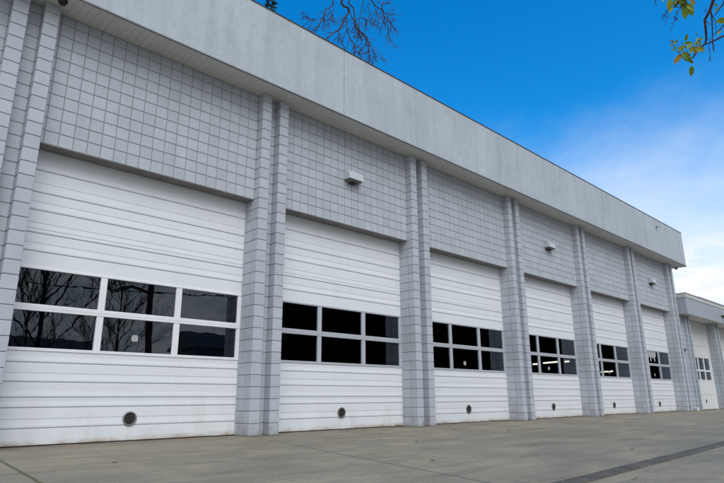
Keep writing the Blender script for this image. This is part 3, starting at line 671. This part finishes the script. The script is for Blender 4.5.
for i in range(44):
    if ev is None:
        ev = conifer((0, 0, 0), 70, 17, 'dark evergreen tree standing in the row across the street', 5200, 'dark evergreen row across the street'); t = ev
    else: t = copy_tree(ev)
    X = 165+i*13+rn.uniform(-3, 3) if i < 15 else 165+15*13+(i-15)*19+rn.uniform(-5, 5)
    sc = rn.uniform(.95, 1.25) if i < 15 else rn.uniform(1.0, 1.5); t.location = Vector((X, -200-rn.uniform(0, 30), 0))*S; t.scale = (sc*1.1, sc*1.1, sc); t.rotation_euler.z = rn.random()*6
for i, (px, Yv, wd) in enumerate(((215, 215, 34), (35, 230, 40))):
    v = vmir(px, 350, Yv); h = thing('street_house', (v.x, v.y, 0), ['dark house roof mirrored in the right lower pane of the nearest door', 'low house mirrored behind the trees in the left lower pane'][i], 'house')
    zt = 26 if i == 0 else 20
    MB().box(-wd/2, wd/2, -12, 12, 0, zt-.02).build('wall', SID, h)
    MB().prism([(-14, zt), (0, zt+9), (14, zt)], -wd/2-2, wd/2+2).build('roof', DKR, h)
    for k in range(3): MB().cbox(-wd/2+5+k*10, -wd/2+10+k*10, 11.9, 12.3, 8, 15, .05).build('window', BLC, h)
# ================================================================== LIGHT
SUN_EL, SUN_AZ = R(50), R(205)     # azimuth from +Y clockwise: behind and left of the camera, through cloud
sd = Vector((sin(SUN_AZ)*cos(SUN_EL), cos(SUN_AZ)*cos(SUN_EL), sin(SUN_EL)))
sl = bpy.data.lights.new('sun', 'SUN'); sl.energy = 1.5; sl.angle = R(50); sl.color = (1, .98, .95)
so = bpy.data.objects.new('sun', sl); COL.objects.link(so); so.rotation_euler = sd.to_track_quat('Z', 'Y').to_euler(); so.location = (0, -20, 30)
wd = bpy.data.worlds.new('World'); scn.world = wd; wd.use_nodes = True; n = wd.node_tree; nd, lk = n.nodes, n.links; nd.clear()
out = nd.new('ShaderNodeOutputWorld'); bg = nd.new('ShaderNodeBackground'); lk.new(bg.outputs[0], out.inputs[0])
sky = nd.new('ShaderNodeTexSky'); sky.sky_type = 'NISHITA'; sky.sun_disc = False; sky.sun_elevation = SUN_EL; sky.sun_rotation = SUN_AZ
sky.air_density = 1.0; sky.dust_density = .4; sky.ozone_density = 3.0
tc = nd.new('ShaderNodeTexCoord'); D = tc.outputs['Generated']
sx = nd.new('ShaderNodeSeparateXYZ'); lk.new(D, sx.inputs[0])
hs = nd.new('ShaderNodeHueSaturation'); hs.inputs['Saturation'].default_value = 1.42; hs.inputs['Value'].default_value = 1.22; lk.new(sky.outputs[0], hs.inputs['Color'])
# clouds: a deck behind the camera, thin veil and low banks to the right
def dotc(v, lo_, hi):
    m = nd.new('ShaderNodeVectorMath'); m.operation = 'DOT_PRODUCT'; lk.new(D, m.inputs[0]); m.inputs[1].default_value = v
    r = nd.new('ShaderNodeMapRange'); r.interpolation_type = 'SMOOTHSTEP'; lk.new(m.outputs['Value'], r.inputs[0]); r.inputs[1].default_value = lo_; r.inputs[2].default_value = hi; return r.outputs[0]
deck = dotc((-.25, -1, .0), .0, .45)
nz = noise(nd, lk, D, 2.2, 7, .6, (1, 1, 3)); rz = ramp(nd, [(.3, .45), (.7, 1.)]); lk.new(nz, rz.inputs[0])
greycol = mixc(nd, lk, rz.outputs[0], (2.2, 2.6, 3.2), (4.9, 5.3, 5.9))
blue = mixc(nd, lk, 1., hs.outputs[0], (.5, 1.10, 1.10), 'MULTIPLY')
c = mixc(nd, lk, deck, blue, greycol)
def dot2(v, lo_, hi): return dotc(Vector(v).normalized(), lo_, hi)
ve = nd.new('ShaderNodeMapRange'); ve.interpolation_type = 'SMOOTHSTEP'; wn = noise(nd, lk, D, 4.5, 7, .62, (1, 1, 1.7)); wz = mul(nd, lk, sx.outputs[2], mul(nd, lk, mul(nd, lk, wn, .5, 'SUBTRACT'), .20), 'ADD'); lk.new(wz, ve.inputs[0]); ve.inputs[1].default_value = .50; ve.inputs[2].default_value = .16
veil = mul(nd, lk, ve.outputs[0], dotc((.93, .30, 0), .55, .93))
vn = noise(nd, lk, D, 3.5, 6, .6, (1, 1, 2.2)); vr = ramp(nd, [(.25, .65), (.65, 1.)]); lk.new(vn, vr.inputs[0])
c = mixc(nd, lk, mul(nd, lk, mul(nd, lk, veil, vr.outputs[0]), .95), c, (5.3, 5.6, 6.2))
cn = noise(nd, lk, D, 13, 8, .6, (1, 1, 3.2)); cr = ramp(nd, [(.44, 0), (.60, 1.)]); lk.new(cn, cr.inputs[0])
low = nd.new('ShaderNodeMapRange'); low.interpolation_type = 'SMOOTHSTEP'; lk.new(sx.outputs[2], low.inputs[0]); low.inputs[1].default_value = .27; low.inputs[2].default_value = .17
c = mixc(nd, lk, mul(nd, lk, low.outputs[0], cr.outputs[0]), c, (6.0, 5.9, 5.9))
lk.new(c, bg.inputs[0]); bg.inputs[1].default_value = .12
vs = scn.view_settings; vs.view_transform = 'Standard'; vs.look = 'None'; vs.gamma = 1; vs.use_curve_mapping = False; vs.exposure = 0.52
